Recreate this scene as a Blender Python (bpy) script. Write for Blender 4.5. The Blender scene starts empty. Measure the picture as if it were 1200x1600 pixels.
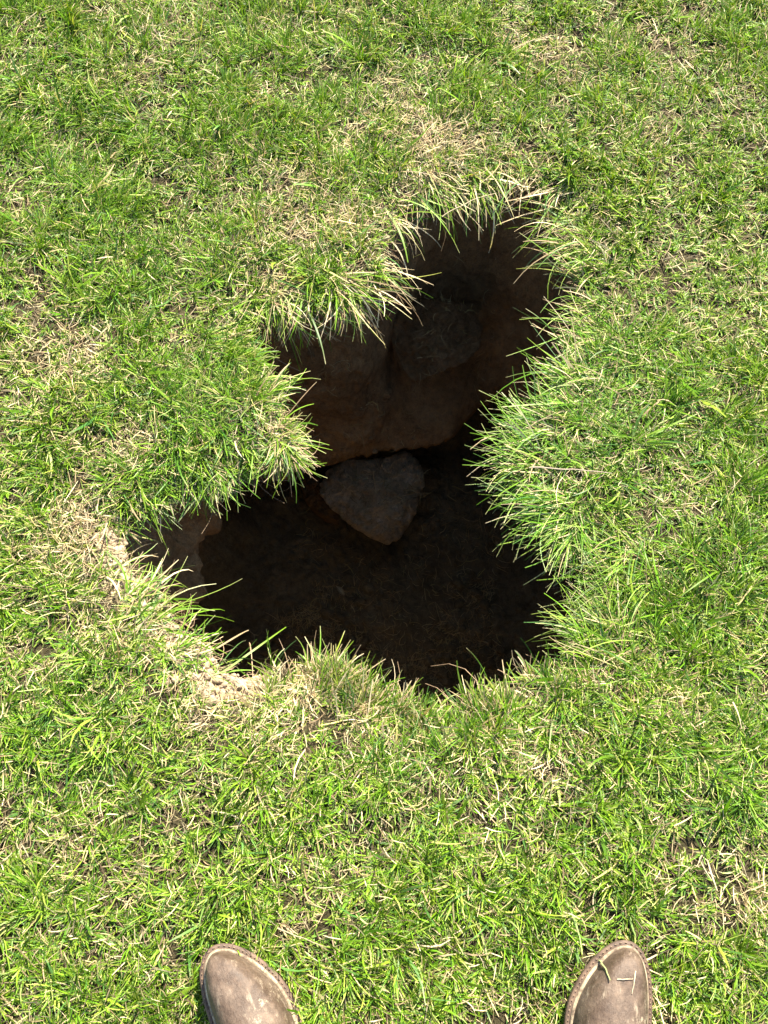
import bpy, math, random
import numpy as np
from mathutils import Vector, noise as mnoise

# ------------------------------------------------------------------ camera, light, exposure
S = bpy.context.scene
PITCH, FOVV, CAM_H = math.radians(22.0), math.radians(56.0), 1.2
cam_data = bpy.data.cameras.new('camera')
cam = bpy.data.objects.new('camera', cam_data)
S.collection.objects.link(cam)
cam.location = (0.0, 0.0, CAM_H)
cam.rotation_euler = (PITCH, 0, 0)
cam_data.sensor_fit = 'VERTICAL'
cam_data.angle = FOVV
cam_data.clip_start = 0.02
cam_data.clip_end = 400
S.camera = cam
S.render.resolution_x, S.render.resolution_y = 768, 1024

SUN_EL, SUN_AZ = math.radians(46), math.radians(20)      # azimuth measured from +Y towards +X
w = bpy.data.worlds.new('World'); S.world = w; w.use_nodes = True
nt = w.node_tree
sky = nt.nodes.new('ShaderNodeTexSky'); sky.sky_type = 'NISHITA'; sky.sun_disc = False
sky.sun_elevation = SUN_EL; sky.sun_rotation = SUN_AZ
bg = nt.nodes['Background']; bg.inputs[1].default_value = 0.08
nt.links.new(sky.outputs[0], bg.inputs[0])
sd_ = bpy.data.lights.new('sun', 'SUN'); sd_.energy = 5.0; sd_.angle = math.radians(0.5); sd_.color = (1.0, 0.92, 0.77)
sun = bpy.data.objects.new('sun', sd_); S.collection.objects.link(sun)
sv = Vector((math.sin(SUN_AZ)*math.cos(SUN_EL), math.cos(SUN_AZ)*math.cos(SUN_EL), math.sin(SUN_EL)))
sun.rotation_euler = (-sv).to_track_quat('-Z', 'Y').to_euler()
sun.location = sv*10
S.view_settings.view_transform = 'Standard'; S.view_settings.look = 'None'
S.view_settings.exposure = 1.92; S.view_settings.gamma = 1.0
S.render.engine = 'CYCLES'
S.cycles.max_bounces = 8; S.cycles.diffuse_bounces = 4; S.cycles.transmission_bounces = 4; S.cycles.glossy_bounces = 3

rng = np.random.default_rng(11)
random.seed(11)
C = S.collection

# ------------------------------------------------------------------ helpers
TT = math.tan(FOVV/2); cP, sP = math.cos(PITCH), math.sin(PITCH)
def at(px, py, z=0.0):
    """the point of the place at height z that the photograph (1200 x 1600) shows at px, py"""
    px = np.asarray(px, float); py = np.asarray(py, float)
    dx = (px-600)/800*TT; dy = (800-py)/800*TT
    Y = dy*cP + sP; Z = dy*sP - cP
    k = (z-CAM_H)/Z
    return np.stack([dx*k, Y*k, np.full_like(k, z)], -1)

def vnoise(x, y, seed=0):
    x = np.asarray(x, float); y = np.asarray(y, float)
    xi = np.floor(x).astype(np.int64); yi = np.floor(y).astype(np.int64)
    fx = x-xi; fy = y-yi
    fx = fx*fx*(3-2*fx); fy = fy*fy*(3-2*fy)
    def h(a, b):
        n = (a*374761393 + b*668265263 + seed*974634533) & 0xffffffff
        n = ((n ^ (n >> 13))*1274126177) & 0xffffffff
        n = (n ^ (n >> 16)) & 0xffff
        return n/65535.0
    return (h(xi, yi)*(1-fx)+h(xi+1, yi)*fx)*(1-fy) + (h(xi, yi+1)*(1-fx)+h(xi+1, yi+1)*fx)*fy
def fnoise(x, y, seed=0, octv=3):
    s = 0; a = 1; t = 0
    for o in range(octv):
        s = s + a*vnoise(x*2**o, y*2**o, seed+o*17); t += a; a *= .5
    return s/t
def sstep(a, b, x):
    t = np.clip((x-a)/(b-a), 0, 1); return t*t*(3-2*t)

def tag(o, label, cat=None, group=None, kind=None):
    o['label'] = label
    if cat: o['category'] = cat
    if group: o['group'] = group
    if kind: o['kind'] = kind
    return o
def link(name, me, mat=None, parent=None):
    o = bpy.data.objects.new(name, me); C.objects.link(o)
    if mat: me.materials.append(mat)
    if parent: o.parent = parent
    return o
def np_mesh(name, V, Q, mat, cols=None, smooth=True, parent=None):
    me = bpy.data.meshes.new(name)
    V = np.ascontiguousarray(V, np.float32); Q = np.ascontiguousarray(Q, np.int32)
    k = Q.shape[1]
    me.vertices.add(len(V)); me.vertices.foreach_set('co', V.ravel())
    me.loops.add(Q.size); me.loops.foreach_set('vertex_index', Q.ravel())
    me.polygons.add(len(Q)); me.polygons.foreach_set('loop_start', np.arange(0, Q.size, k, dtype=np.int32))
    if smooth: me.polygons.foreach_set('use_smooth', np.ones(len(Q), bool))
    if cols is not None:
        a = me.attributes.new('tint', 'FLOAT_COLOR', 'POINT')
        c = np.ones((len(V), 4), np.float32); c[:, :3] = cols
        a.data.foreach_set('color', c.ravel())
    me.update(calc_edges=True); me.validate()
    return link(name, me, mat, parent)

# ------------------------------------------------------------------ materials
def new_mat(name):
    m = bpy.data.materials.new(name); m.use_nodes = True
    t = m.node_tree; return m, t, t.nodes['Principled BSDF'], t.links.new
def ramp(t, stops):
    r = t.nodes.new('ShaderNodeValToRGB'); e = r.color_ramp.elements
    while len(e) < len(stops): e.new(.5)
    for el, (p, c) in zip(e, stops):
        el.position = p; el.color = (*c, 1)
    return r
def noise_node(t, scale, detail=6, rough=.6, vec=None, lac=2.0):
    n = t.nodes.new('ShaderNodeTexNoise'); n.inputs['Scale'].default_value = scale
    n.inputs['Detail'].default_value = detail; n.inputs['Roughness'].default_value = rough
    if vec is not None: t.links.new(vec, n.inputs['Vector'])
    return n
def mix(t, fac, a, b, mode='MIX'):
    n = t.nodes.new('ShaderNodeMix'); n.data_type = 'RGBA'; n.blend_type = mode
    for s, v in ((n.inputs[0], fac), (n.inputs[6], a), (n.inputs[7], b)):
        if hasattr(v, 'is_linked'): t.links.new(v, s)
        elif isinstance(v, (int, float)): s.default_value = v
        else: s.default_value = (*v, 1)
    return n.outputs[2]
def maprange(t, v, a, b, c=0, d=1):
    n = t.nodes.new('ShaderNodeMapRange'); n.interpolation_type = 'SMOOTHSTEP'
    t.links.new(v, n.inputs[0])
    for i, x in enumerate((a, b, c, d)): n.inputs[i+1].default_value = x
    return n.outputs[0]

def leaf_mat(name, rough, trans, tcol, spec=.4):
    m, t, p, L = new_mat(name)
    at_ = t.nodes.new('ShaderNodeAttribute'); at_.attribute_name = 'tint'
    geo = t.nodes.new('ShaderNodeNewGeometry')
    n = noise_node(t, 260, 3, .6, geo.outputs['Position'])
    col = mix(t, 1.0, at_.outputs['Color'], ramp_out(t, n.outputs[0], [(.3, (.78, .78, .78)), (.7, (1.15, 1.15, 1.15))]), 'MULTIPLY')
    L(col, p.inputs['Base Color']); p.inputs['Roughness'].default_value = rough
    p.inputs['Specular IOR Level'].default_value = spec
    tr = t.nodes.new('ShaderNodeBsdfTranslucent')
    L(mix(t, 1.0, col, tcol, 'MULTIPLY'), tr.inputs[0])
    ms = t.nodes.new('ShaderNodeMixShader'); ms.inputs[0].default_value = trans
    L(p.outputs[0], ms.inputs[1]); L(tr.outputs[0], ms.inputs[2])
    L(ms.outputs[0], t.nodes['Material Output'].inputs[0])
    return m
def ramp_out(t, v, stops):
    r = ramp(t, stops); t.links.new(v, r.inputs[0]); return r.outputs[0]

M_GRASS = leaf_mat('grass_blade', .45, .22, (1.3, 1.25, .4), .25)
M_STRAW = leaf_mat('dry_straw', .6, .2, (1.1, 1.0, .8), .15)

def soil_mat(name, dark, mid, light, bump=.6, sc=1.0):
    m, t, p, L = new_mat(name)
    geo = t.nodes.new('ShaderNodeNewGeometry'); pos = geo.outputs['Position']
    n1 = noise_node(t, 9*sc, 8, .62, pos); n2 = noise_node(t, 70*sc, 8, .7, pos); n3 = noise_node(t, 420*sc, 4, .7, pos)
    c = ramp_out(t, n1.outputs[0], [(.3, dark), (.52, mid), (.74, light)])
    c = mix(t, 1.0, c, ramp_out(t, n2.outputs[0], [(.28, (.5, .48, .46)), (.5, (1, 1, 1)), (.75, (1.35, 1.3, 1.22))]), 'MULTIPLY')
    c = mix(t, 1.0, c, ramp_out(t, n3.outputs[0], [(.3, (.75, .75, .75)), (.7, (1.2, 1.2, 1.2))]), 'MULTIPLY')
    L(c, p.inputs['Base Color']); p.inputs['Roughness'].default_value = .95; p.inputs['Specular IOR Level'].default_value = .15
    b1 = t.nodes.new('ShaderNodeBump'); b1.inputs['Strength'].default_value = bump; b1.inputs['Distance'].default_value = .012
    b2 = t.nodes.new('ShaderNodeBump'); b2.inputs['Strength'].default_value = bump; b2.inputs['Distance'].default_value = .004
    L(n2.outputs[0], b1.inputs['Height']); L(n3.outputs[0], b2.inputs['Height']); L(b1.outputs[0], b2.inputs['Normal'])
    L(b2.outputs[0], p.inputs['Normal'])
    return m
M_SOIL = soil_mat('topsoil', (.15, .10, .06), (.30, .21, .13), (.44, .33, .21), .7)
M_CRUMB = soil_mat('dry_soil_crumb', (.34, .25, .16), (.50, .39, .26), (.62, .52, .37), .6)
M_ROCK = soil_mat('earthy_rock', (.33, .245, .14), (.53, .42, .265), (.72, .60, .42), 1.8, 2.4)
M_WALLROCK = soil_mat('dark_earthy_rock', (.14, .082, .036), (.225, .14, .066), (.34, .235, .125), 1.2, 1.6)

def pit_mat():
    m, t, p, L = new_mat('pit_soil')
    geo = t.nodes.new('ShaderNodeNewGeometry'); pos = geo.outputs['Position']
    sep = t.nodes.new('ShaderNodeSeparateXYZ'); L(pos, sep.inputs[0])
    n1 = noise_node(t, 7, 8, .65, pos); n2 = noise_node(t, 60, 8, .72, pos); n3 = noise_node(t, 380, 4, .7, pos)
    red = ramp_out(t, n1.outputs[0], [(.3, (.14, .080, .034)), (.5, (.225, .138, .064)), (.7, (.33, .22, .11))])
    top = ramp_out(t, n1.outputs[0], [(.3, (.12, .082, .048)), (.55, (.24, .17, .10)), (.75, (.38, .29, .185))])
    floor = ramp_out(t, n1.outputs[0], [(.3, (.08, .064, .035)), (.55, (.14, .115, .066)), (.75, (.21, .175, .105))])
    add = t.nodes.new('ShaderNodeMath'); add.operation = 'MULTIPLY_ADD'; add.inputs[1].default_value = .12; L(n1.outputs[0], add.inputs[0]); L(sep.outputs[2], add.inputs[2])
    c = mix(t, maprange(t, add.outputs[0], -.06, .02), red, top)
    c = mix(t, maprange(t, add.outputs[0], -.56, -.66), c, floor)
    c = mix(t, 1.0, c, ramp_out(t, n2.outputs[0], [(.25, (.5, .48, .46)), (.5, (1, 1, 1)), (.75, (1.4, 1.35, 1.25))]), 'MULTIPLY')
    c = mix(t, 1.0, c, ramp_out(t, n3.outputs[0], [(.3, (.72, .72, .72)), (.7, (1.25, 1.25, 1.25))]), 'MULTIPLY')
    L(c, p.inputs['Base Color']); p.inputs['Roughness'].default_value = .95; p.inputs['Specular IOR Level'].default_value = .12
    b1 = t.nodes.new('ShaderNodeBump'); b1.inputs['Strength'].default_value = .8; b1.inputs['Distance'].default_value = .014
    b2 = t.nodes.new('ShaderNodeBump'); b2.inputs['Strength'].default_value = .6; b2.inputs['Distance'].default_value = .004
    L(n2.outputs[0], b1.inputs['Height']); L(n3.outputs[0], b2.inputs['Height']); L(b1.outputs[0], b2.inputs['Normal'])
    L(b2.outputs[0], p.inputs['Normal'])
    return m
M_PIT = pit_mat()

def leather_mat():
    m, t, p, L = new_mat('dusty_brown_leather')
    tc = t.nodes.new('ShaderNodeTexCoord'); ob = tc.outputs['Object']
    n1 = noise_node(t, 30, 9, .72, ob); n2 = noise_node(t, 320, 6, .75, ob)
    c = ramp_out(t, n1.outputs[0], [(.30, (.042, .026, .017)), (.45, (.078, .052, .036)), (.56, (.110, .077, .055)), (.70, (.165, .122, .09))])
    n5 = noise_node(t, 150, 8, .8, ob)
    c = mix(t, 1.0, c, ramp_out(t, n5.outputs[0], [(.32, (.62, .60, .58)), (.5, (1, 1, 1)), (.68, (1.4, 1.36, 1.3))]), 'MULTIPLY')
    mp = t.nodes.new('ShaderNodeMapping'); mp.inputs['Scale'].default_value = (75, 22, 40); mp.inputs['Rotation'].default_value = (0, 0, -.8)
    L(ob, mp.inputs[0])
    n3 = noise_node(t, 1.6, 6, .75, mp.outputs[0])
    n4 = noise_node(t, 95, 9, .8, ob); n7 = noise_node(t, 19, 2, .5, ob)
    c = mix(t, maprange(t, n3.outputs[0], .56, .70, 0, .6), c, (.34, .275, .20))
    ml = t.nodes.new('ShaderNodeMath'); ml.operation = 'MULTIPLY'; L(maprange(t, n4.outputs[0], .52, .62), ml.inputs[0]); L(maprange(t, n7.outputs[0], .52, .70), ml.inputs[1])
    c = mix(t, ml.outputs[0], c, (.33, .27, .19))
    c = mix(t, maprange(t, n4.outputs[0], .42, .32, 0, .6), c, (.045, .03, .023))
    L(c, p.inputs['Base Color'])
    p.inputs['Specular IOR Level'].default_value = .35
    L(maprange(t, n1.outputs[0], .3, .7, .48, .68), p.inputs['Roughness'])
    b = t.nodes.new('ShaderNodeBump'); b.inputs['Strength'].default_value = .25; b.inputs['Distance'].default_value = .002; L(n2.outputs[0], b.inputs['Height'])
    b2 = t.nodes.new('ShaderNodeBump'); b2.inputs['Strength'].default_value = .4; b2.inputs['Distance'].default_value = .004; L(n3.outputs[0], b2.inputs['Height']); L(b.outputs[0], b2.inputs['Normal'])
    L(b2.outputs[0], p.inputs['Normal'])
    return m
def worn_mat(name, a, b_, sc, rough=.7):
    m, t, p, L = new_mat(name)
    tc = t.nodes.new('ShaderNodeTexCoord'); ob = tc.outputs['Object']
    n = noise_node(t, sc, 6, .7, ob)
    L(ramp_out(t, n.outputs[0], [(.36, a), (.64, b_)]), p.inputs['Base Color']); p.inputs['Roughness'].default_value = rough
    bm = t.nodes.new('ShaderNodeBump'); bm.inputs['Strength'].default_value = .5; bm.inputs['Distance'].default_value = .003
    L(n.outputs[0], bm.inputs['Height']); L(bm.outputs[0], p.inputs['Normal'])
    return m
M_LEATHER = leather_mat()
M_WELT = worn_mat('worn_welt_leather', (.05, .03, .02), (.15, .095, .062), 60)
M_THREAD = worn_mat('dirty_thread', (.10, .065, .04), (.24, .17, .105), 90)
M_RAND = worn_mat('cream_welt_piping', (.07, .042, .027), (.44, .36, .235), 55)
M_SOLE = worn_mat('brown_rubber_sole', (.05, .032, .022), (.11, .075, .05), 60)

# ------------------------------------------------------------------ the rim of the pit
RIM_PX = [(622,318),(700,288),(778,268),(856,294),(898,356),(908,430),(910,500),(884,560),(852,620),(838,690),(842,756),(886,812),
          (958,866),(982,926),(954,994),(884,1046),(785,1078),(706,1098),(645,1112),(598,1092),(540,1066),(480,1042),(430,1036),(388,1056),
          (346,1044),(312,1012),(282,964),(246,928),(208,894),(180,838),(222,774),(300,752),(350,734),(400,716),(450,708),(468,712),
          (456,684),(436,636),(416,590),(388,550),(362,512),(418,464),(498,468),(562,462),(598,432),(606,392),(610,352)]
RIM = at([p[0] for p in RIM_PX], [p[1] for p in RIM_PX])[:, :2]
CEN = at(632, 838)[:2]
seg = []
for i in range(len(RIM)):
    a, b = RIM[i], RIM[(i+1) % len(RIM)]
    for k in range(24): seg.append(a+(b-a)*k/24)
seg = np.array(seg)
ang = np.arctan2(seg[:, 1]-CEN[1], seg[:, 0]-CEN[0]); rad = np.hypot(seg[:, 0]-CEN[0], seg[:, 1]-CEN[1])
NA = 1440
th = np.linspace(-np.pi, np.pi, NA, endpoint=False)
b_idx = ((ang+np.pi)/(2*np.pi)*360).astype(int) % 360
acc = np.zeros(360); cnt = np.zeros(360); np.add.at(acc, b_idx, rad); np.add.at(cnt, b_idx, 1)
ok = cnt > 0; cc = (np.arange(360)+.5)/360*2*np.pi-np.pi
rr = np.interp(th, cc, np.interp(cc, cc[ok], acc[ok]/cnt[ok]), period=2*np.pi)
ker = np.exp(-.5*(np.arange(-12, 13)/5.0)**2); ker /= ker.sum()
rr = np.convolve(np.concatenate([rr[-12:], rr, rr[:12]]), ker, 'valid')
ux, uy = np.cos(th), np.sin(th)
rr = rr + (fnoise(ux*rr*28+50, uy*rr*28+50, 3, 3)-.5)*.035 + (fnoise(ux*rr*110+50, uy*rr*110+50, 5, 2)-.5)*.010
RIMP = np.stack([CEN[0]+ux*rr, CEN[1]+uy*rr], -1)
tang = np.roll(RIMP, -6, 0)-np.roll(RIMP, 6, 0); tang /= np.linalg.norm(tang, axis=1)[:, None]
INW = np.stack([-tang[:, 1], tang[:, 0]], -1)           # counter-clockwise loop: inward is on its left
ker2 = np.exp(-.5*(np.arange(-40, 41)/18.0)**2); ker2 /= ker2.sum()
INW = np.stack([np.convolve(np.concatenate([INW[-40:, i], INW[:, i], INW[:40, i]]), ker2, 'valid') for i in (0, 1)], -1)
INW /= np.linalg.norm(INW, axis=1)[:, None]

def rim_dist(xy):
    """signed distance to the rim (positive on the lawn) and the direction towards the pit"""
    n = len(xy); d = np.full(n, 9.0); g = np.zeros((n, 2)); out = np.ones(n)
    dx = xy-CEN; r = np.hypot(dx[:, 0], dx[:, 1]); a = np.arctan2(dx[:, 1], dx[:, 0])
    R = np.interp(a, th, rr, period=2*np.pi)
    out = np.where(r < R, -1.0, 1.0)
    near = np.where(r < R+.6)[0]
    P = RIMP[::4]; I = INW[::4]
    for s in range(0, len(near), 20000):
        ix = near[s:s+20000]
        D = (xy[ix, None, 0]-P[None, :, 0])**2+(xy[ix, None, 1]-P[None, :, 1])**2
        j = D.argmin(1); d[ix] = np.sqrt(D[np.arange(len(ix)), j]); g[ix] = I[j]
    far = np.where(r >= R+.6)[0]
    d[far] = (r-R)[far]; g[far] = -dx[far]/r[far, None]
    return d*out, g

def blob(xy, lst):
    m = np.zeros(len(xy))
    for px, py, rpx, s in lst:
        c = at(px, py)[:2]; e = at(px+rpx, py)[:2]; rad_ = abs(e[0]-c[0])
        m = np.maximum(m, s*np.exp(-.5*((xy[:, 0]-c[0])**2+(xy[:, 1]-c[1])**2)/(rad_*.62)**2))
    return m
BARE = [(376,1060,42,1.0),(340,1046,48,1.25),(318,1016,46,1.25),(294,982,44,1.25),(266,946,40,1.2),(240,920,38,1.15),(212,900,36,1.1),(184,872,32,.95),(174,842,24,.7)]
DRY = [(690,240,95,1.0),(640,190,70,.6),(745,300,70,.9),(700,300,60,.9),(500,350,110,.8),(420,440,60,.7),(560,400,60,.7),(440,670,75,1.0),(410,560,50,.8),
       (130,830,120,.6),(250,900,80,.8),(200,980,110,.55),(330,1060,90,.9),(470,1050,80,.9),(580,1110,90,.75),(430,1000,50,.8),(440,1130,90,.4),(740,1180,90,.75),(700,1220,70,.7),
       (870,1190,70,.6),(1040,1110,60,.7),(220,700,90,.35),(90,580,120,.4),(800,90,90,.5),(880,380,60,.6),(940,340,90,.4),(380,390,80,.5),(300,620,70,.3),
       (340,1230,60,.4),(120,1290,90,.4),(1150,1400,70,.4),(820,1330,80,.4),(1000,250,90,.25),(150,120,80,.25)]
LUSH = [(900,640,200,1.0),(870,780,110,1.0),(100,230,260,.5),(110,300,120,.5),(300,660,150,.7),(260,720,90,.8),(1000,900,150,.5),(650,1170,90,.9),(1120,1200,140,.6),
        (250,420,130,.5),(100,1120,130,.5),(1150,880,90,.5),(90,1240,90,.5),(600,80,150,.3),(900,1050,110,.4)]

def hgt(xy, sd=None):
    x, y = xy[:, 0], xy[:, 1]
    h = (fnoise(x*3.1+7, y*3.1+9, 21, 3)-.5)*.035
    far = sstep(1.5, 6, np.hypot(x, y-.6))
    h = h*(1-far) + far*(fnoise(x*.15, y*.15, 33, 2)-.5)*.3
    if sd is not None:
        h = h - .022*np.exp(-np.maximum(sd, 0)/.03)
        b = blob(xy, BARE)
        h = h + np.clip(b, 0, 1)*((fnoise(x*75, y*75, 41, 4)-.5)*.022)
    return h

# ground sheet: rings from the rim out to the horizon
offs = np.concatenate([np.arange(0, .12, .004), np.arange(.12, .4, .012), np.arange(.4, 1.6, .04), np.geomspace(1.6, 120, 34)])
rings = []
for o in offs:
    bl = sstep(.3, 2.5, o)
    r = (rr*(1-bl)+rr.mean()*bl)+o
    rings.append(np.stack([CEN[0]+ux*r, CEN[1]+uy*r], -1))
G = np.concatenate(rings)
sdG, _ = rim_dist(G); sdG[:NA] = 0
zG = hgt(G, np.maximum(sdG, 0))
VG = np.concatenate([G, zG[:, None]], 1)
def ring_quads(nr, flip=False):
    q = []
    i = np.arange(NA); j = (i+1) % NA
    for k in range(nr-1):
        a = k*NA
        q.append(np.stack([a+i, a+NA+i, a+NA+j, a+j] if not flip else [a+j, a+NA+j, a+NA+i, a+i], -1))
    return np.concatenate(q)
def ground_mat():
    m, t, p, L = new_mat('lawn_soil')
    geo = t.nodes.new('ShaderNodeNewGeometry'); pos = geo.outputs['Position']
    n1 = noise_node(t, 12, 8, .65, pos); n2 = noise_node(t, 120, 6, .7, pos); n3 = noise_node(t, 500, 4, .7, pos)
    c = ramp_out(t, n1.outputs[0], [(.3, (.030, .025, .012)), (.5, (.055, .046, .023)), (.7, (.095, .078, .042))])
    c = mix(t, 1.0, c, ramp_out(t, n2.outputs[0], [(.28, (.5, .48, .45)), (.5, (1, 1, 1)), (.75, (1.3, 1.27, 1.2))]), 'MULTIPLY')
    ln = t.nodes.new('ShaderNodeVectorMath'); ln.operation = 'LENGTH'; L(pos, ln.inputs[0])
    n5 = noise_node(t, 25, 8, .75, pos)
    turf = ramp_out(t, n5.outputs[0], [(.3, (.03, .07, .012)), (.5, (.09, .17, .03)), (.7, (.22, .26, .08))])
    c = mix(t, maprange(t, ln.outputs['Value'], 2.2, 3.2), c, turf)
    ba = t.nodes.new('ShaderNodeAttribute'); ba.attribute_name = 'tint'
    n6 = noise_node(t, 55, 8, .75, pos)
    bs = t.nodes.new('ShaderNodeSeparateColor'); L(ba.outputs['Color'], bs.inputs[0])
    pale = ramp_out(t, n6.outputs[0], [(.3, (.32, .22, .13)), (.5, (.50, .39, .26)), (.7, (.62, .52, .37))])
    md = t.nodes.new('ShaderNodeMath'); md.operation = 'MULTIPLY_ADD'; md.inputs[1].default_value = .5; L(n6.outputs[0], md.inputs[0]); L(bs.outputs[0], md.inputs[2])
    c = mix(t, maprange(t, md.outputs[0], .50, .72), c, pale)
    L(c, p.inputs['Base Color']); p.inputs['Roughness'].default_value = .95; p.inputs['Specular IOR Level'].default_value = .15
    b1 = t.nodes.new('ShaderNodeBump'); b1.inputs['Strength'].default_value = .8; b1.inputs['Distance'].default_value = .01
    b2 = t.nodes.new('ShaderNodeBump'); b2.inputs['Strength'].default_value = .6; b2.inputs['Distance'].default_value = .003
    L(n2.outputs[0], b1.inputs['Height']); L(n3.outputs[0], b2.inputs['Height']); L(b1.outputs[0], b2.inputs['Normal']); L(b2.outputs[0], p.inputs['Normal'])
    return m
g = np_mesh('ground', VG, ring_quads(len(offs), True)[:, ::-1], ground_mat(), np.repeat(blob(G, BARE)[:, None], 3, 1))
tag(g, 'lawn soil under the grass around the deep hole', kind='structure')

# pit: for each compass angle the radius of the wall at a few key depths
deg = np.degrees(th)
def smooth_ring(v, h): return np.convolve(np.concatenate([v[-h:], v, v[:h]]), np.ones(2*h+1)/(2*h+1), 'valid')
rs = smooth_ring(rr, 24)
mx = np.max([np.roll(rr, k) for k in range(-60, 61, 4)], 0)
rs2 = smooth_ring(smooth_ring(mx, 50), 50)               # the wider outline of the undercut
def sector(a, b, c, d): return sstep(a, b, deg)*(1-sstep(c, d, deg))
WF = sector(44, 58, 124, 138)                            # the back slope with its ledge
WL = np.clip(1-sector(-176, -160, 150, 166), 0, 1)       # the shallow pocket
LEDGE_Z = -.50
e_px = [(462,742),(500,730),(560,716),(620,706),(680,695),(716,680),(738,655),(760,610),(775,560)]
e_pt = at([p[0] for p in e_px], [p[1] for p in e_px], LEDGE_Z)[:, :2]-CEN
e_a = np.degrees(np.arctan2(e_pt[:, 1], e_pt[:, 0])); e_r = np.hypot(e_pt[:, 0], e_pt[:, 1]); o_ = np.argsort(e_a)
EDGE = smooth_ring(np.interp(deg, e_a[o_], e_r[o_]), 16)
p_px = [(398,742),(352,790),(330,835),(322,880),(318,925),(318,960)]
p_pt = at([p[0] for p in p_px], [p[1] for p in p_px], -.2)[:, :2]-CEN
p_a = np.degrees(np.arctan2(p_pt[:, 1], p_pt[:, 0])) % 360; p_r = np.hypot(p_pt[:, 0], p_pt[:, 1]); o2_ = np.argsort(p_a)
POCK = np.minimum(smooth_ring(np.interp(deg % 360, p_a[o2_], p_r[o2_]), 10), rr-.012)
def blend(*kv):
    r = kv[0].copy() if not np.isscalar(kv[0]) else np.full(NA, kv[0])
    for wgt, v in kv[1:]: r = r*(1-wgt)+v*wgt
    return r
KEYS = [(0, rr), (.03, rr+.012), (.10, blend(rr*.6+rs2*.4+.02, (WF, rs+.03), (WL, rr*.8+POCK*.2))),
        (.20, blend(rr*.25+rs2*.75+.04, (WF, rs+.012), (WL, POCK))),
        (.215, blend(rr*.2+rs2*.8+.045, (WF, rs+.010), (WL, POCK+.006))),
        (.25, blend(rs2+.06, (WF, rs+.004), (WL, rs2+.03))),
        (.33, blend(rs2+.10, (WF, rs*.93+EDGE*.07))),
        (.42, blend(rs2+.12, (WF, rs*.5+EDGE*.5))),
        (.50, blend(rs2+.13, (WF, EDGE))), (.525, blend(rs2+.13, (WF, EDGE+.006))),
        (.57, blend(rs2+.13, (WF, EDGE+.09))), (.66, blend(rs2+.11, (WF, EDGE+.17))), (.74, blend(rs2+.08, (WF, EDGE+.18))), (.80, blend(rs2+.02, (WF, EDGE+.13)))]
dep = np.concatenate([np.linspace(0, .6, 84), np.linspace(.61, .80, 14)])
kdz = np.array([k[0] for k in KEYS]); KR = np.stack([k[1] for k in KEYS])
def wall_r(d):
    i = min(max(np.searchsorted(kdz, d, 'right')-1, 0), len(kdz)-2)
    f = (d-kdz[i])/(kdz[i+1]-kdz[i]); return KR[i]*(1-f)+KR[i+1]*f
FL = .80
rows = []
for k, d in enumerate(dep):
    r = wall_r(d)
    x = CEN[0]+ux*r; y = CEN[1]+uy*r
    z0 = zG[:NA]*(1-sstep(0, .1, d))
    nz = np.array([mnoise.fractal(Vector((x[i]*9, y[i]*9, d*9)), .9, 2.1, 4) for i in range(NA)])
    n2 = np.array([mnoise.fractal(Vector((x[i]*45, y[i]*45, d*45+9)), .8, 2.1, 3) for i in range(NA)])
    amp = sstep(0, .04, d)
    r = r + amp*(nz*.022+n2*.006)
    rows.append(np.stack([CEN[0]+ux*r, CEN[1]+uy*r, z0-d+amp*n2*.004], -1))
last = rows[-1]
for f in np.linspace(.97, 0.004, 90):
    x = CEN[0]+(last[:, 0]-CEN[0])*f; y = CEN[1]+(last[:, 1]-CEN[1])*f
    fl = -FL + (fnoise(x*9+3, y*9+3, 61, 4)-.5)*.05 + (fnoise(x*70+3, y*70+3, 66, 3)-.5)*.014
    t_ = sstep(1, .9, np.full(NA, f))
    rows.append(np.stack([x, y, last[:, 2]*(1-t_)+fl*t_], -1))
VP = np.concatenate(rows)
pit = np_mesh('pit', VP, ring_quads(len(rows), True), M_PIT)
tag(pit, 'deep dark hole in the lawn with undercut reddish earth sides', kind='structure')

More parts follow.
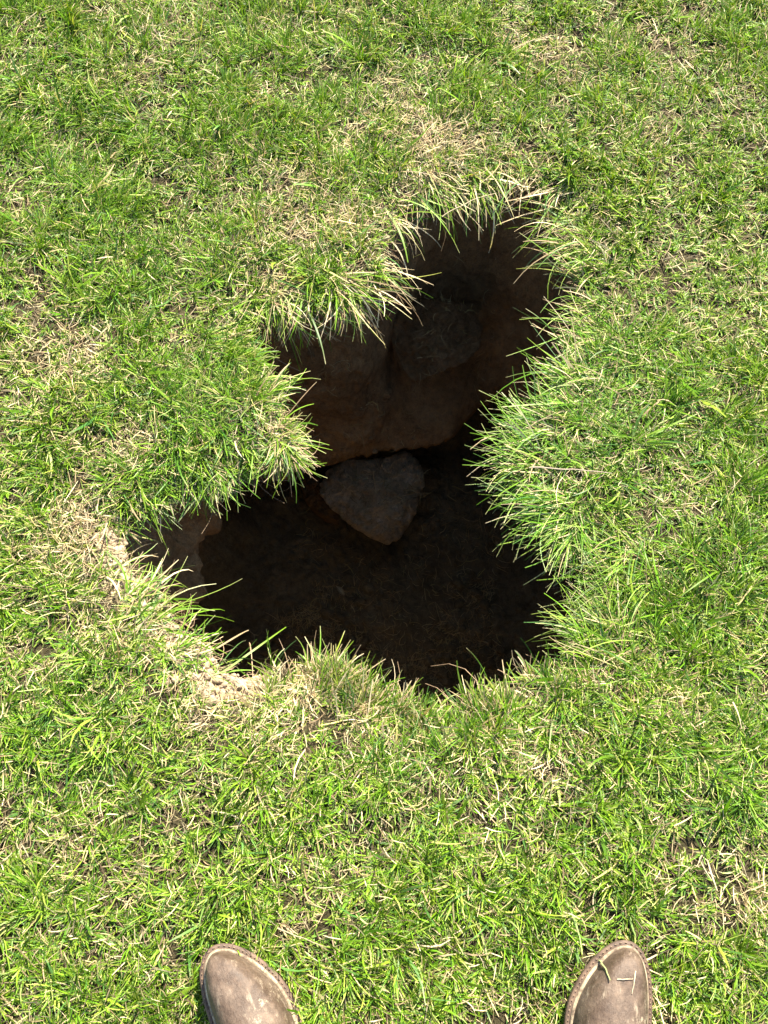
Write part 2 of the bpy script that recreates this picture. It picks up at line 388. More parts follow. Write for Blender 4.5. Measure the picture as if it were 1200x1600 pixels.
# ------------------------------------------------------------------ grass
class Blades:
    def __init__(s): s.V = []; s.Q = []; s.K = []; s.n = 0
    def add(s, root, phi, L, W, tilt, curl, base, mid, tip, nseg=4, twist=None, clampf=None, side=0.0, tipw=.25):
        n = len(root); k = nseg+1
        if n == 0: return
        t = np.linspace(0, 1, k)
        A = tilt[:, None]+curl[:, None]*t[None, :]
        ds = (L/nseg)[:, None]
        mid_A = (A[:, 1:]+A[:, :-1])/2
        hor = np.concatenate([np.zeros((n, 1)), np.cumsum(np.sin(mid_A)*ds, 1)], 1)
        ver = np.concatenate([np.zeros((n, 1)), np.cumsum(np.cos(mid_A)*ds, 1)], 1)
        ph = phi[:, None] + (0 if np.isscalar(side) else side[:, None]*t[None, :])
        cx = root[:, 0, None]+hor*np.cos(ph); cy = root[:, 1, None]+hor*np.sin(ph); cz = root[:, 2, None]+ver
        if clampf is not None: cz = clampf(cx, cy, cz)
        prof = np.interp(t, [0, .12, .6, 1], [.7, 1, .85, tipw])
        hw = W[:, None]*prof[None, :]*.5
        tw = np.zeros(n) if twist is None else twist
        sx = -np.sin(ph)*np.cos(tw)[:, None]; sy = np.cos(ph)*np.cos(tw)[:, None]
        nxh = np.cos(A)*np.sin(tw)[:, None]
        sx = sx+np.cos(ph)*nxh; sy = sy+np.sin(ph)*nxh; sz = -np.sin(A)*np.sin(tw)[:, None]
        P = np.empty((n, k, 2, 3))
        P[:, :, 0] = np.stack([cx-sx*hw, cy-sy*hw, cz-sz*hw], -1); P[:, :, 1] = np.stack([cx+sx*hw, cy+sy*hw, cz+sz*hw], -1)
        col = np.empty((n, k, 2, 3))
        wb = np.interp(t, [0, .3], [1, 0])[None, :, None]; wt = np.interp(t, [.8, 1], [0, 1])[None, :, None]
        c = mid[:, None]*(1-wb)+base[:, None]*wb
        c = c*(1-wt)+tip[:, None]*wt
        col[:] = c[:, :, None]
        i0 = s.n+np.arange(n)[:, None]*(2*k)+np.arange(nseg)[None, :]*2
        s.Q.append(np.stack([i0, i0+1, i0+3, i0+2], -1).reshape(-1, 4))
        s.V.append(P.reshape(-1, 3)); s.K.append(col.reshape(-1, 3)); s.n += n*k*2
    def build(s, name, mat): return np_mesh(name, np.concatenate(s.V), np.concatenate(s.Q), mat, np.concatenate(s.K))

BOOTS = []   # (toe point, heading, side) - filled below, used to keep grass out of the footprints
def boot_frame(px, py, head):
    p = at(px, py, .03); return np.array([p[0], p[1]]), math.radians(head)
BOOTS = [(*boot_frame(352, 1481, 113), -1), (*boot_frame(962, 1478, 83), 1)]
def boot_half(d, side_sign=0):
    D = .080
    w = .0385*np.clip(1-(1-np.clip(d, 0, D)/D)**1.8, 0, 1)**(1/1.8)
    return w
def boot_local(xy, b):
    tip, hd, s = b
    f = np.array([math.cos(hd), math.sin(hd)]); r_ = np.array([f[1], -f[0]])
    q = xy-tip
    return -(q@f), q@r_           # distance behind the tip, lateral
def in_boot(xy, grow=0.0):
    m = np.zeros(len(xy), bool)
    for b in BOOTS:
        d, l = boot_local(xy, b)
        m |= (d > -grow) & (d < .31) & (np.abs(l) < boot_half(np.maximum(d+grow, 0))+.004+grow)
    return m

def clamp_ground(cx, cy, cz, lift=.002):
    sh = cx.shape
    xy = np.stack([cx.ravel(), cy.ravel()], -1)
    out = cz.ravel().copy()
    # cheap test first: only points that might touch the ground
    cand = np.where(out < .03)[0]
    if len(cand):
        sd, _ = rim_dist(xy[cand]); h = hgt(xy[cand], np.maximum(sd, 0))+lift
        out[cand] = np.where(sd > -.004, np.maximum(out[cand], h+rng.uniform(0, .004, len(cand))), out[cand])
    return out.reshape(sh)

def flow(xy):
    a = fnoise(xy[:, 0]*5+31, xy[:, 1]*5+17, 71, 2)*4*np.pi
    b = fnoise(xy[:, 0]*16+31, xy[:, 1]*16+17, 75, 2)*4*np.pi
    return a*.6+b*.4

def region(n, x0, x1, y0, y1): return np.stack([rng.uniform(x0, x1, n), rng.uniform(y0, y1, n)], -1)
def frame_weight(xy):
    """1 where the camera looks, falling off outside"""
    x, y = xy[:, 0], xy[:, 1]
    half = .46+.27*np.clip(y+.14, 0, 3)
    dx = np.maximum(np.abs(x)-half, 0); dy = np.maximum(np.maximum(-.2-y, y-1.62), 0)
    d = np.hypot(dx, dy)
    return np.where(d < .08, 1.0, np.maximum(.3*np.exp(-(d-.08)/.5), 0.02))

lawn = Blades(); thatch = Blades()
def jitter(base, n, a): return np.clip(np.array(base)[None]*(1+rng.normal(0, a, (n, 1)))*(1+rng.normal(0, a*.35, (n, 3))), .003, .9)

GREENS = np.array([(.150,.278,.014),(.104,.212,.010),(.212,.335,.027),(.050,.122,.008),(.090,.195,.040),(.280,.355,.055),(.36,.36,.12)])
def green_cols(n, lushv):
    idx = rng.choice(len(GREENS), n, p=[.25,.21,.19,.13,.09,.08,.05])
    c = GREENS[idx]*(1+rng.normal(0, .16, (n, 1)))*(1+rng.normal(0, .06, (n, 3)))
    c = c*(1-np.array([.22, .10, .05])*np.clip(lushv, 0, 1)[:, None])
    return np.clip(c, .01, .8)
def straw_cols(n):
    S_ = np.array([(.56,.44,.25),(.64,.54,.34),(.42,.31,.17),(.30,.21,.12),(.50,.44,.20)])
    c = S_[rng.choice(5, n, p=[.34,.24,.2,.1,.12])]
    return np.clip(c*(1+rng.normal(0, .14, (n, 1))), .02, .85)

def lawn_pass(N, dens_scale, clumpy, kind):
    XY = region(N, -2.3, 2.3, -1.3, 3.4)
    keep = rng.random(N) < frame_weight(XY)
    XY = XY[keep]
    if clumpy:
        # gather the blades into tufts
        cell = .03
        gi = np.floor(XY/cell).astype(np.int64)
        hsh = (gi[:, 0]*7919+gi[:, 1]*104729) % 100003
        ox = ((hsh*16807) % 2147) / 2147; oy = ((hsh*48271) % 2153) / 2153
        cen = (gi+np.stack([ox, oy], -1))*cell
        k = rng.uniform(.25, .85, (len(XY), 1))
        XYn = XY*(1-k)+cen*k
        away = XYn-cen
        XY = XYn
    sd, inw = rim_dist(XY)
    x, y = XY[:, 0], XY[:, 1]
    dry = np.clip(blob(XY, DRY)+(fnoise(x*7, y*7, 81, 3)-.61)*1.0+(fnoise(x*30, y*30, 85, 2)-.55)*.7, 0, 1)
    lush = blob(XY, LUSH); bare = blob(XY, BARE)
    if kind == 'green': p = (1-.85*dry**1.3)*(1-.97*np.clip(bare*2.0, 0, 1))+.35*lush
    else: p = (.26+1.0*dry)*(1-.85*np.clip(bare*1.15,0,1))
    dens = .22+1.3*sstep(.33, .62, fnoise(x*34, y*34, 91, 2)*.7+.3*fnoise(x*11, y*11, 93, 2)) if kind == 'green' else .8
    ok_ = (rng.random(len(XY)) < p*dens*dens_scale) & (sd > .001) & ~in_boot(XY, -.004)
    XY = XY[ok_]; sd = sd[ok_]; inw = inw[ok_]; dry = dry[ok_]; lush = lush[ok_]; bare = bare[ok_]
    n = len(XY)
    h = hgt(XY, np.maximum(sd, 0))
    root = np.concatenate([XY, h[:, None]-.002], 1)
    ph = flow(XY)
    if clumpy:
        aw = away[ok_]; ph = np.where(rng.random(n) < .5, np.arctan2(aw[:, 1], aw[:, 0]), ph)
    ph = ph+rng.normal(0, .75, n)*(1-.35*np.clip(lush, 0, 1))
    # close to the rim the blades lean over it
    infl = np.exp(-np.maximum(sd, 0)/(.04+.10*lush))*(.40+.5*lush)*(1-.9*bare)
    pin = np.arctan2(inw[:, 1], inw[:, 0])+rng.normal(0, .45, n)
    turn = (rng.random(n) < infl) & (bare < .25)
    flee = (bare > .06) & (sd < .12)
    ph = np.where(flee, np.arctan2(-inw[:, 1], -inw[:, 0])+rng.normal(0, 1.0, n), ph)
    ph = np.where(turn, pin, ph)
    return XY, root, n, sd, inw, dry, lush, bare, ph, turn

# dead straw and thatch lying close to the soil
for N, sc_, lo, hi, w0 in ((2300000, .95, .007, .026, .0010), (110000, .6, .018, .040, .0015)):
    XY, root, n, sd, inw, dry, lush, bare, ph, turn = lawn_pass(N, sc_, False, 'straw')
    root[:, 2] += rng.uniform(0, .016, n)
    L = rng.uniform(lo, hi, n); W = w0*rng.uniform(.6, 1.5, n)
    tilt = np.radians(rng.normal(74, 16, n)); curl = np.radians(rng.normal(10, 18, n))
    c = straw_cols(n)*np.where(rng.random(n) < .60*(1-.8*dry), .34, 1.04)[:, None]; b = c*.6
    thatch.add(root, ph+rng.normal(0, .9, n), L, W, tilt, curl, b, c, np.clip(c*1.1, 0, .85), 3, rng.normal(0, .5, n), clamp_ground, rng.normal(0, .22, n), .5)

# living blades: short leafy understorey, then the mown blades
def greens(N, sc_, lo, hi, w0, tl, tsd, cl, csd, clumpy, nseg, tipw):
    XY, root, n, sd, inw, dry, lush, bare, ph, turn = lawn_pass(N, sc_, clumpy, 'green')
    L = rng.uniform(lo, hi, n)*(1+.45*lush)*(1-.2*dry)*(.50+.75*sstep(.25, .75, fnoise(XY[:, 0]*17, XY[:, 1]*17, 99, 2)))*(1-.4*np.clip(bare, 0, 1)); W = w0*rng.lognormal(0, .25, n)*(1-.15*lush)
    tilt = np.radians(rng.normal(tl, tsd, n)+12*lush); curl = np.radians(rng.normal(cl, csd, n))
    c = green_cols(n, lush)
    dead = rng.random(n) < .02+.22*dry
    c = np.where(dead[:, None], straw_cols(n)*np.array([.95, 1.0, .8]), c)
    base = c*.7+np.array([.34, .31, .12])*.3
    cut = rng.random(n) < .3
    tip = np.where(cut[:, None], c*.5+np.array([.58, .50, .28])*.5, c*1.05)
    lawn.add(root, ph, L, W, tilt, curl, base, c, np.clip(tip, 0, .85), nseg, rng.normal(0, .55, n), clamp_ground, rng.normal(0, .35, n), tipw)
greens(2500000, .95, .009, .024, .0016, 52, 20, 22, 25, True, 3, .3)
greens(1900000, .95, .017, .041, .0016, 42, 20, 30, 28, True, 4, .3)
greens(60000, .7, .030, .060, .0032, 50, 18, 35, 25, True, 4, .25)

# long blades that hang over the rim
def fringe(N, dead_share):
    dead_share0 = dead_share
    j = rng.integers(0, NA, N)
    dg = deg[j]
    sdv = np.abs(rng.normal(0, .022, N))+.001
    XY = RIMP[j]-INW[j]*sdv[:, None]; XY = XY+rng.normal(0, .004, XY.shape)
    sd, _ = rim_dist(XY)
    bare = blob(XY, BARE); lush = blob(XY, LUSH)
    near = ((dg > -142) & (dg < -35)); right = (dg >= -35) & (dg < 60); tongue = (dg > 118) & (dg < 178); farl = (dg > 96) & (dg <= 118)
    clump = fnoise(XY[:, 0]*42, XY[:, 1]*42, 95, 2)
    p = (.05+1.3*sstep(.48, .74, clump))*np.where(near, .75, np.where(right, 1.2, np.where(tongue, 1.1, .9)))*(1-.96*np.clip(bare*2.2, 0, 1))
    ok_ = (rng.random(N) < p) & (sd > 0)
    XY, j, dg, sd, lush = XY[ok_], j[ok_], dg[ok_], sd[ok_], lush[ok_]
    near, right, tongue, farl = near[ok_], right[ok_], tongue[ok_], farl[ok_]
    n = len(XY)
    root = np.concatenate([XY, (hgt(XY, np.maximum(sd, 0))-.003)[:, None]], 1)
    ph = np.arctan2(INW[j, 1], INW[j, 0])+rng.normal(0, .5, n)+(fnoise(XY[:, 0]*30, XY[:, 1]*30, 97, 2)-.5)*2.4
    L = np.where(near, rng.uniform(.025, .062, n), np.where(right, rng.uniform(.055, .115, n), np.where(tongue, rng.uniform(.03, .075, n), rng.uniform(.055, .115, n))))*(1 if dead_share0 < .5 else .7)
    tilt = np.radians(np.where(near, rng.normal(50, 17, n), np.where(right, rng.normal(58, 14, n), np.where(tongue, rng.normal(68, 14, n), rng.normal(75, 16, n)))))
    curl = np.radians(np.where(near, rng.normal(15, 22, n), np.where(right, rng.normal(40, 20, n), np.where(tongue, rng.normal(45, 22, n), rng.normal(62, 25, n)))))
    W = .0015*rng.lognormal(0, .3, n)
    dead_share = dead_share+np.where((dg[:] > 60) & (dg[:] < 118), .35, np.where(near, .22, np.where(tongue, .15, .0)))
    c = np.where((rng.random(n) < dead_share)[:, None], straw_cols(n), green_cols(n, lush)*np.array([1.02, 1.0, 1.2]))
    base = c*.72+np.array([.36, .30, .15])*.28
    cut = rng.random(n) < .45
    L = L*np.minimum(rng.lognormal(-.26, .30, n), 1.15)
    tip = np.where(cut[:, None], np.array([.50, .42, .26])[None]*.6+c*.4, c)
    return root, ph, L, W, tilt, curl, base, c, tip, 6, rng.normal(0, .5, n), clamp_ground, rng.normal(0, .35, n), .35
lawn.add(*fringe(21000, .06))
thatch.add(*fringe(7000, 1.0))
go = lawn.build('grass', M_GRASS); tag(go, 'sunlit green mown grass around the hole', 'grass', kind='stuff')
to = thatch.build('dead_grass', M_STRAW); tag(to, 'pale dead straw lying between the green blades', 'grass', kind='stuff')

# roots hanging from the torn turf, and clippings fallen to the bottom
rt = Blades()
N = 2400
j = rng.integers(0, NA, N)
dd = np.abs(rng.normal(0, .035, N))+.008
k = np.searchsorted(dep, dd)
pts = np.stack([rows[kk][jj] for kk, jj in zip(k, j)])
pts[:, :2] -= INW[j]*.004
L = rng.uniform(.008, .05, N)*rng.lognormal(-.1, .4, N)
c = np.clip(np.array([(.30,.21,.13)])*(1+rng.normal(0, .3, (N, 1))), .05, .6)
rt.add(pts, np.arctan2(INW[j, 1], INW[j, 0])+rng.normal(0, .8, N), L, rng.uniform(.0005, .0013, N), np.radians(rng.normal(95, 25, N)), np.radians(rng.normal(70, 30, N)), c, c, c, 5, None, None, rng.normal(0, 1.2, N), .5)
ro = rt.build('hanging_roots', M_STRAW); tag(ro, 'thin brown roots hanging from the torn turf edge', 'roots', kind='stuff')

# ------------------------------------------------------------------ rocks
def rock(name, outline, zc, thick, tilt, label, seed, skirt=.75, mat=None):
    """a slab with the given top outline (metres, local), rounded edge, rough faces"""
    n = len(outline)
    P = []
    for i in range(n):
        a, b = np.array(outline[i]), np.array(outline[(i+1) % n])
        for q in range(16): P.append(a+(b-a)*q/16)
    P = np.array(P); m = len(P)
    kk = np.exp(-.5*(np.arange(-9, 10)/2.4)**2); kk /= kk.sum()
    P = np.stack([np.convolve(np.concatenate([P[-9:, i], P[:, i], P[:9, i]]), kk, 'valid') for i in (0, 1)], -1)
    c = P.mean(0)
    prof = [(s, 0) for s in np.linspace(.01, .93, 40)]+[(.965, -.003), (.99, -.009), (1.0, -.018)]+[(1-.12*t-(1-skirt-.12)*t*t, -.018-(thick-.018)*t) for t in np.linspace(.08, 1, 18)]+[(skirt*.5, -thick), (.01, -thick)]
    V = []
    for s, z in prof:
        q = c+(P-c)*s
        for x, y in q:
            e = mnoise.fractal(Vector((x*16+seed, y*16, z*16)), .9, 2.1, 4); e2 = mnoise.fractal(Vector((x*80+seed, y*80, z*80)), .8, 2.1, 3)
            dome = .016*(1-min(s, 1)**2) if z == 0 else 0
            r_ = 1+(e*.055+e2*.035)*min(1, s*1.2)
            V.append((c[0]+(x-c[0])*r_, c[1]+(y-c[1])*r_, z+dome+e*.016+e2*.009))
    V = np.array(V)
    Q = []
    i = np.arange(m); jn = (i+1) % m
    for r in range(len(prof)-1):
        Q.append(np.stack([r*m+i, (r+1)*m+i, (r+1)*m+jn, r*m+jn], -1))
    o = np_mesh(name, V, np.concatenate(Q), mat or M_ROCK)
    o.location = zc; o.rotation_euler = tilt
    tag(o, label, 'rock')
    return o
def px_outline(pts, ref, z, tilt):
    """the outline that the photograph shows, laid on a plane through ref (at height z) that is tilted about the X axis"""
    O = np.array([0, 0, CAM_H]); r0 = at(*ref, z); ct, st = math.cos(tilt), math.sin(tilt)
    nrm = np.array([0, -st, ct]); ay = np.array([0, ct, st]); out = []
    for px, py in pts:
        d = at(px, py, -.3)-O; k = ((r0-O)@nrm)/(d@nrm); q = O+d*k-r0
        out.append((q[0], q@ay))
    return out[::-1], tuple(r0)
def placed_rock(pts, ref, z, tilt, thick, label, seed, skirt=.75, mat=None):
    t = math.radians(tilt); ol, loc = px_outline(pts, ref, z, t)
    return rock('rock', ol, loc, thick, (t, 0, 0), label, seed, skirt, mat)
placed_rock([(498,748),(515,725),(548,712),(580,716),(602,714),(630,704),(652,712),(664,735),(660,770),(648,805),(630,835),(606,851),(575,838),(540,812),(512,790),(497,770)],
            (582, 775), -.60, 16, .15, 'large rough heart-shaped rock pointing down in the middle of the hole', 3.1, .6)
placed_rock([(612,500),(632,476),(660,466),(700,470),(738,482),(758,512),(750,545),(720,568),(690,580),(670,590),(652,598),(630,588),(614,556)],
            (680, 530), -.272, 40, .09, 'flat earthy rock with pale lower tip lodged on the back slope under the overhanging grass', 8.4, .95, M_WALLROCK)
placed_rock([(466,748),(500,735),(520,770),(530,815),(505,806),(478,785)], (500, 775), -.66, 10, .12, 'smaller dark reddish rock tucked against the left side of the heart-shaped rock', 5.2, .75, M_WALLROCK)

# fallen clippings on floor and ledges: dropped onto whatever is below
bpy.context.view_layer.update()
dg_ = bpy.context.evaluated_depsgraph_get()
hide = [go, to, ro]
for o in hide: o.hide_viewport = True
bpy.context.view_layer.update(); dg_ = bpy.context.evaluated_depsgraph_get()
cl = Blades(); rp = []
for i in range(11000):
    a = random.uniform(-math.pi, math.pi); q = math.sqrt(random.random())*1.12
    R = np.interp(a, th, rr)
    x, y = CEN[0]+math.cos(a)*R*q, CEN[1]+math.sin(a)*R*q
    hit, loc, nrm, _, _, _ = S.ray_cast(dg_, Vector((x, y, -.10)), Vector((0, 0, -1)))
    if hit and nrm.z > .35 and loc.z < -.2:
        if mnoise.noise(Vector((x*14, y*14, 3))) + random.uniform(-.5, .5) < -.12: continue
        rp.append((x, y, loc.z+.002))
rub = []
for i in range(1500):
    a = random.uniform(-math.pi, math.pi); q = math.sqrt(random.random())*1.12
    R = np.interp(a, th, rr); x, y = CEN[0]+math.cos(a)*R*q, CEN[1]+math.sin(a)*R*q
    hit, loc, nrm, _, ob_, _ = S.ray_cast(dg_, Vector((x, y, -.10)), Vector((0, 0, -1)))
    if hit and nrm.z > .3 and loc.z < -.18 and not ob_.name.startswith('rock') and mnoise.noise(Vector((x*11, y*11, 8)))+random.uniform(-.4, .4) > -.05: rub.append(tuple(loc))
for o in hide: o.hide_viewport = False
rp = np.array(rp); n = len(rp)
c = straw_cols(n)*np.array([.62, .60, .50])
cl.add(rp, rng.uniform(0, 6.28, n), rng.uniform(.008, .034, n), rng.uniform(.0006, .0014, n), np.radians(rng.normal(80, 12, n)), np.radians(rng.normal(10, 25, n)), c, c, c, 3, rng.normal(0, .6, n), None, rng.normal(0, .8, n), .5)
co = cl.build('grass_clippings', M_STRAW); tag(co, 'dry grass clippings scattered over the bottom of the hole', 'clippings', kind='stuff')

# loose soil crumbs on the bare lower-left rim
def clods(name, P, size, big, mat):
    import bmesh
    bm = bmesh.new(); bmesh.ops.create_icosphere(bm, subdivisions=2, radius=1)
    B = np.array([v.co[:] for v in bm.verts]); F = np.array([[v.index for v in f.verts] for f in bm.faces]); bm.free()
    V, Q = [], []
    for i, (x, y, z) in enumerate(P):
        s = min(size*math.exp(abs(random.gauss(0, .75))), big)
        sh = np.array([random.uniform(.7, 1.3), random.uniform(.7, 1.3), random.uniform(.5, .9)])
        nz = 1+.45*np.array([mnoise.noise(Vector(b*1.7)+Vector((i*3.1, 0, 0))) for b in B])
        a = random.uniform(0, 6.28); R = np.array([[math.cos(a), -math.sin(a), 0], [math.sin(a), math.cos(a), 0], [0, 0, 1]])
        V.append((B*sh*nz[:, None]*s)@R.T+np.array([x, y, z+s*.25])); Q.append(F+i*len(B))
    return np_mesh(name, np.concatenate(V), np.concatenate(Q), mat)
def crumbs(N):
    pts = []
    while len(pts) < N:
        px, py, r_, s_ = random.choice(BARE)
        p = at(random.gauss(px, r_*.6), random.gauss(py, r_*.6))[:2]; pts.append(p)
    pts = np.array(pts); sd, _ = rim_dist(pts); pts = pts[sd > .001]; sd = sd[sd > .001]
    return clods('soil_crumbs', np.concatenate([pts, hgt(pts, sd)[:, None]], 1), .0009, .007, M_CRUMB)
tag(crumbs(2600), 'pale dry soil crumbs on the bare lower left rim', 'soil', kind='stuff')
tag(clods('rubble', rub, .0028, .013, M_PIT), 'small earth clods fallen over the ledges and floor of the hole', 'rubble', kind='stuff')

# ------------------------------------------------------------------ single straws, leaves and weeds
def strand(name, p0, p1, width, col, label, cat, arch=.006, mat=M_STRAW, seed=0, group=None):
    """one stalk between two points: a thin tapering tube with small bends"""
    p0, p1 = Vector(p0), Vector(p1); n = 14; m = 6
    V, K = [], []
    d = (p1-p0).normalized(); up_ = Vector((0, 0, 1)); s = d.cross(up_).normalized(); u = s.cross(d)
    for i in range(n+1):
        t = i/n
        c = p0.lerp(p1, t)+u*(arch*math.sin(t*math.pi))+s*(mnoise.noise(Vector((t*4+seed, seed, 0)))*.022*(p1-p0).length)
        r_ = width*.5*(1-.55*t)*(1+.25*(abs(t-.4) < .03))
        for k_ in range(m):
            a = 2*math.pi*k_/m; V.append(tuple(c+s*math.cos(a)*r_+u*math.sin(a)*r_*.6))
            K.append(tuple(np.array(col)*(1+.12*mnoise.noise(Vector((t*9, seed, 1))))))
    Q = [(i*m+k_, i*m+(k_+1) % m, (i+1)*m+(k_+1) % m, (i+1)*m+k_) for i in range(n) for k_ in range(m)]
    o = np_mesh(name, np.array(V), np.array(Q), mat, np.array(K))
    return tag(o, label, cat, group)
def g3(px, py, lift=.02):
    p = at(px, py, lift); return (p[0], p[1], float(hgt(p[None, :2])[0])+lift)
strand('straw_stalk', g3(826, 733, .045), g3(955, 742, .040), .0022, (.36, .29, .22), 'long grey-brown dry stalk lying across the tall grass right of the hole', 'stalk', .004, seed=1)
strand('straw_stalk', g3(800, 80, .03), g3(872, 55, .035), .0022, (.46, .38, .22), 'pale straw stalk lying in the grass beyond the hole near the top', 'stalk', .006, seed=2)
strand('straw_stalk', g3(434, 1450, .025), g3(505, 1478, .022), .0017, (.40, .33, .2), 'pale straw stalk lying beside the toe of the left boot', 'stalk', .004, seed=3)
strand('straw_stalk', g3(690, 345, .01), g3(775, 305, .014), .0022, (.44, .36, .22), 'dry bent stalk leaning across the back rim of the hole', 'stalk', .008, seed=4)
strand('straw_stalk', g3(1143, 1098, .03), g3(1156, 1140, .03), .0024, (.55, .46, .28), 'short pale stalk standing in dark grass at the right edge', 'stalk', .004, seed=5)

def broad_leaf(name, p, size, heading, pitch, col, label, cat, seed, mat=M_GRASS, curlv=.25, slim=.5):
    nx, ny = 9, 13; V = []; K = []
    for j_ in range(ny):
        t = j_/(ny-1); wd = slim*math.sin(math.pi*min(1, t*.92+.06))**.75
        for i in range(nx):
            u = i/(nx-1)*2-1
            V.append((u*wd*size*.5, t*size, curlv*size*(-(t-.3)**2*.9+.10*abs(u))+.03*size*mnoise.noise(Vector((u*2+seed, t*3, 0)))))
            f = 1.25 if abs(u) < .15 else 1-.12*abs(u)
            K.append(tuple(np.array(col)*f*(1+.15*mnoise.noise(Vector((u*5, t*7, seed))))))
    Q = [(j_*nx+i, j_*nx+i+1, (j_+1)*nx+i+1, (j_+1)*nx+i) for j_ in range(ny-1) for i in range(nx-1)]
    o = np_mesh(name, np.array(V), np.array(Q), mat, np.array(K))
    o.location = p; o.rotation_euler = (pitch, 0, heading)
    return o
lf = broad_leaf('dead_leaf', tuple(at(538, 930, -.765)), .026, math.radians(40), .25, (.27, .24, .15), '', '', 2.2, M_STRAW, .9, .4)
tag(lf, 'small pale curled dead leaf on the dark floor of the hole', 'leaf')

# ------------------------------------------------------------------ boots
def make_boot(b, name_label, seed):
    tip, hd, side = b
    e = bpy.data.objects.new('boot', None); C.objects.link(e); e.empty_display_size = .05
    gz = float(hgt(np.array([tip]))[0])+.004
    e.location = (tip[0], tip[1], gz); e.rotation_euler = (0, 0, hd-math.pi/2)      # local +Y points out of the toe
    tag(e, name_label, 'boot', 'pair of brown leather boots')
    LEN = .285
    def halfw(d):
        w_ = float(boot_half(np.array([d]))[0])
        if d > .10:
            t = (d-.10)/(LEN-.10); w_ *= 1-.30*math.sin(min(t, .62)/.62*math.pi/2)
        if d > LEN-.045:
            q = (d-(LEN-.045))/.045; w_ *= math.sqrt(max(0, 1-q*q))
        return w_
    def centre(d): return side*(-.006*math.sin(min(d/LEN, 1)*math.pi)+.011*(1-min(d/.07, 1))**1.3)      # slight banana of the last
    ds = [0]+[LEN*(1-math.cos(math.pi*i/60))/2 for i in range(1, 60)]+[LEN]
    ds = sorted(set(list(np.geomspace(.0004, .03, 18))+[d for d in ds if .03 < d < LEN-.0008]+[LEN-.0008]))
    def outline(grow):
        Lp = [(centre(d)-(halfw(d)), -d) for d in ds]; Rp = [(centre(d)+(halfw(d)), -d) for d in ds]
        pts = Rp[::-1]+Lp if False else Lp[::-1]+Rp      # heel-left -> toe -> heel-right
        P = np.array(pts)
        # resample evenly, offset along the normal
        cl_ = np.concatenate([P, P[:1]]); s = np.concatenate([[0], np.cumsum(np.hypot(*np.diff(cl_, axis=0).T))])
        u = np.linspace(0, s[-1], 260, endpoint=False)
        Q_ = np.stack([np.interp(u, s, cl_[:, i]) for i in (0, 1)], -1)
        kk = np.array([1, 2, 3, 2, 1])/9
        for _ in range(2): Q_ = np.stack([np.convolve(np.concatenate([Q_[-2:, i], Q_[:, i], Q_[:2, i]]), kk, 'valid') for i in (0, 1)], -1)
        tg = np.roll(Q_, -2, 0)-np.roll(Q_, 2, 0); tg /= np.linalg.norm(tg, axis=1)[:, None]
        nrm = np.stack([-tg[:, 1], tg[:, 0]], -1)
        if ((Q_-Q_.mean(0))*nrm).sum(1).mean() < 0: nrm = -nrm
        return Q_+nrm*grow
    def lift(y):          # toe spring
        d = -y; return .010*np.clip(1-d/.10, 0, 1)**2
    def slab(name, levels, mat, capb=True, capt=True):
        V = []; m = 260
        for gr, z in levels:
            o_ = outline(gr); V.append(np.stack([o_[:, 0], o_[:, 1], z+lift(o_[:, 1])], -1))
        V = np.concatenate(V); Q_ = []
        i = np.arange(m); j_ = (i+1) % m
        for r in range(len(levels)-1): Q_.append(np.stack([r*m+j_, r*m+i, (r+1)*m+i, (r+1)*m+j_], -1))
        return np_mesh(name, V, np.concatenate(Q_), mat, parent=e)
    slab('outsole', [(-.03, .001), (.0045, .001), (.0078, .004), (.0078, .0085), (.005, .0095), (-.03, .0095)], M_SOLE)
    slab('welt', [(-.02, .0096), (.0060, .0097), (.0082, .0112), (.0082, .0140), (.0064, .0152), (.001, .0156), (-.02, .0156)], M_WELT)
    # cream piping where the upper meets the welt
    ring = []
    for a in np.linspace(0, 2*math.pi, 10, endpoint=False): ring.append((.0008+.0024*math.cos(a), .0170+.0022*math.sin(a)))
    slab('piping', ring+[ring[0]], M_RAND)
    # stitches along the welt
    o_ = outline(.0056); V = []; Q_ = []
    for i in range(0, 260, 2):
        if o_[i, 1] < -.24: continue
        p0, p1 = o_[i], o_[(i+1) % 260]; t = (p1-p0)*.42; nn = np.array([-t[1], t[0]]); nn = nn/np.linalg.norm(nn)*.00055; c0 = (p0+p1)/2
        z = .0160+float(lift(np.array([c0[1]]))[0]); k0 = len(V)
        for q, zz in (((-t-nn), 0), ((t-nn), 0), ((t+nn), 0), ((-t+nn), 0)): V.append((*(c0+q), z-.0009))
        for q in (-t*.8-nn*.6, t*.8-nn*.6, t*.8+nn*.6, -t*.8+nn*.6): V.append((*(c0+q), z+.0004))
        Q_ += [(k0+4, k0+5, k0+6, k0+7), (k0, k0+1, k0+5, k0+4), (k0+1, k0+2, k0+6, k0+5), (k0+2, k0+3, k0+7, k0+6), (k0+3, k0, k0+4, k0+7)]
    np_mesh('welt_stitching', np.array(V), np.array(Q_), M_THREAD, smooth=False, parent=e)
    # upper: lofted foot
    def top(d):
        xs = [0, .004, .012, .025, .045, .075, .11, .145, .18, .215, .25, .285, LEN]
        zs = [.014, .025, .034, .041, .0465, .053, .063, .080, .104, .125, .125, .115, .09]
        return float(np.interp(d, xs, zs))
    K_ = 29; V = []
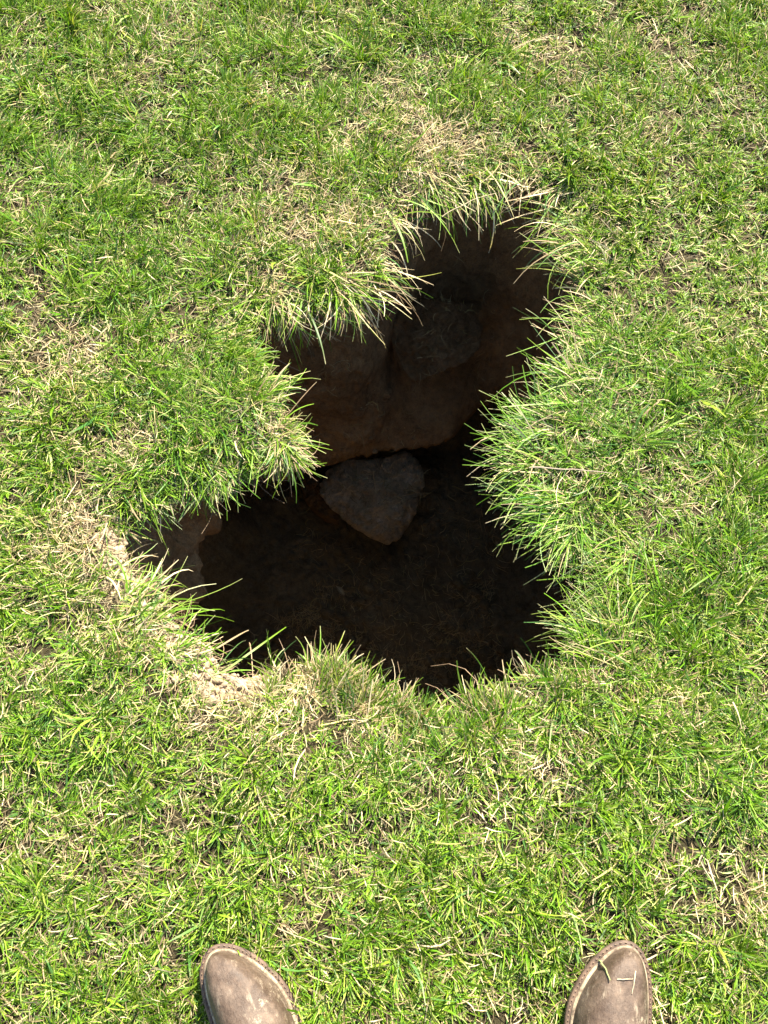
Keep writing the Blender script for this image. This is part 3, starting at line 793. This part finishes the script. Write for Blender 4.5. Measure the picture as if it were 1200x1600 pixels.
    for d in ds:
        hw_ = halfw(d); hgt_ = top(d)
        for i in range(K_):
            a = math.pi*i/(K_-1); ca, sa = math.cos(a), math.sin(a)
            ex = .62+.28*min(1, d/.17)
            x = centre(d)-hw_*math.copysign(abs(ca)**ex, ca)
            zz = .0150+hgt_*abs(sa)**.95
            cre = .0016*math.sin(d*150+2.2*x/.05+1.5*mnoise.noise(Vector((x*30, d*30, seed))))*math.exp(-((d-.125)/.03)**2)*sa
            bump = .0022*mnoise.fractal(Vector((x*28+seed, d*28, 0)), .9, 2.1, 3)*sa
            z = zz+cre+bump
            V.append((x, -d, z+float(lift(np.array([-d]))[0])))
    V = np.array(V); i = np.arange(K_-1); Q_ = []
    for r in range(len(ds)-1): Q_.append(np.stack([r*K_+i, r*K_+i+1, (r+1)*K_+i+1, (r+1)*K_+i], -1))
    up_ = np_mesh('upper', V, np.concatenate(Q_), M_LEATHER, parent=e)
    # shaft with folded rim
    lv = [(.060, 1.0), (.10, 1.0), (.14, 1.02), (.18, 1.05), (.22, 1.10), (.26, 1.14), (.30, 1.18), (.304, 1.17), (.302, 1.10), (.26, 1.05), (.10, .9)]
    V = []; m = 64
    for z, s in lv:
        for i in range(m):
            a = 2*math.pi*i/m
            V.append((.043*s*math.cos(a)+.001*math.sin(z*60+a*3), -.235+.062*s*math.sin(a), z+(.012*math.cos(2*a) if z > .25 else 0)))
    Q_ = []; i = np.arange(m); j_ = (i+1) % m
    for r in range(len(lv)-1): Q_.append(np.stack([r*m+i, r*m+j_, (r+1)*m+j_, (r+1)*m+i], -1))
    np_mesh('shaft', np.array(V), np.concatenate(Q_), M_LEATHER, parent=e)
    return e
lb = make_boot(BOOTS[0], 'scuffed dusty brown leather boot with pale scrapes and no straw on its toe', 1.7)
rb = make_boot(BOOTS[1], 'dusty brown leather boot with bits of straw lying on its toe', 6.3)

# straws resting on the right toe: dropped onto it
for o in (go, to): o.hide_viewport = True
bpy.context.view_layer.update(); dg_ = bpy.context.evaluated_depsgraph_get()
def on_top(px, py):
    o_ = Vector((0, 0, CAM_H)); p = Vector(at(px, py, .05)); hit, loc, *_ = S.ray_cast(dg_, o_, (p-o_).normalized())
    return (loc.x, loc.y, loc.z+.0012) if hit else tuple(p)
strand('straw_piece', on_top(964, 1530.5), on_top(989, 1529.5), .0016, (.50, .42, .28), 'short pale straw lying crosswise on the toe of the right boot', 'straw', .0005, seed=7)
strand('straw_piece', on_top(993, 1517), on_top(987, 1553), .0016, (.52, .44, .30), 'pale straw lying lengthwise on the outer side of the right boot toe', 'straw', .0008, seed=8)
strand('grass_blade', g3(934, 1500, .03), (on_top(952, 1531)[0], on_top(952, 1531)[1], on_top(952, 1531)[2]+.003), .0026, (.36, .40, .17), 'single green blade bent over the toe of the right boot', 'grass blade', .004, mat=M_GRASS, seed=9)
for o in (go, to): o.hide_viewport = False
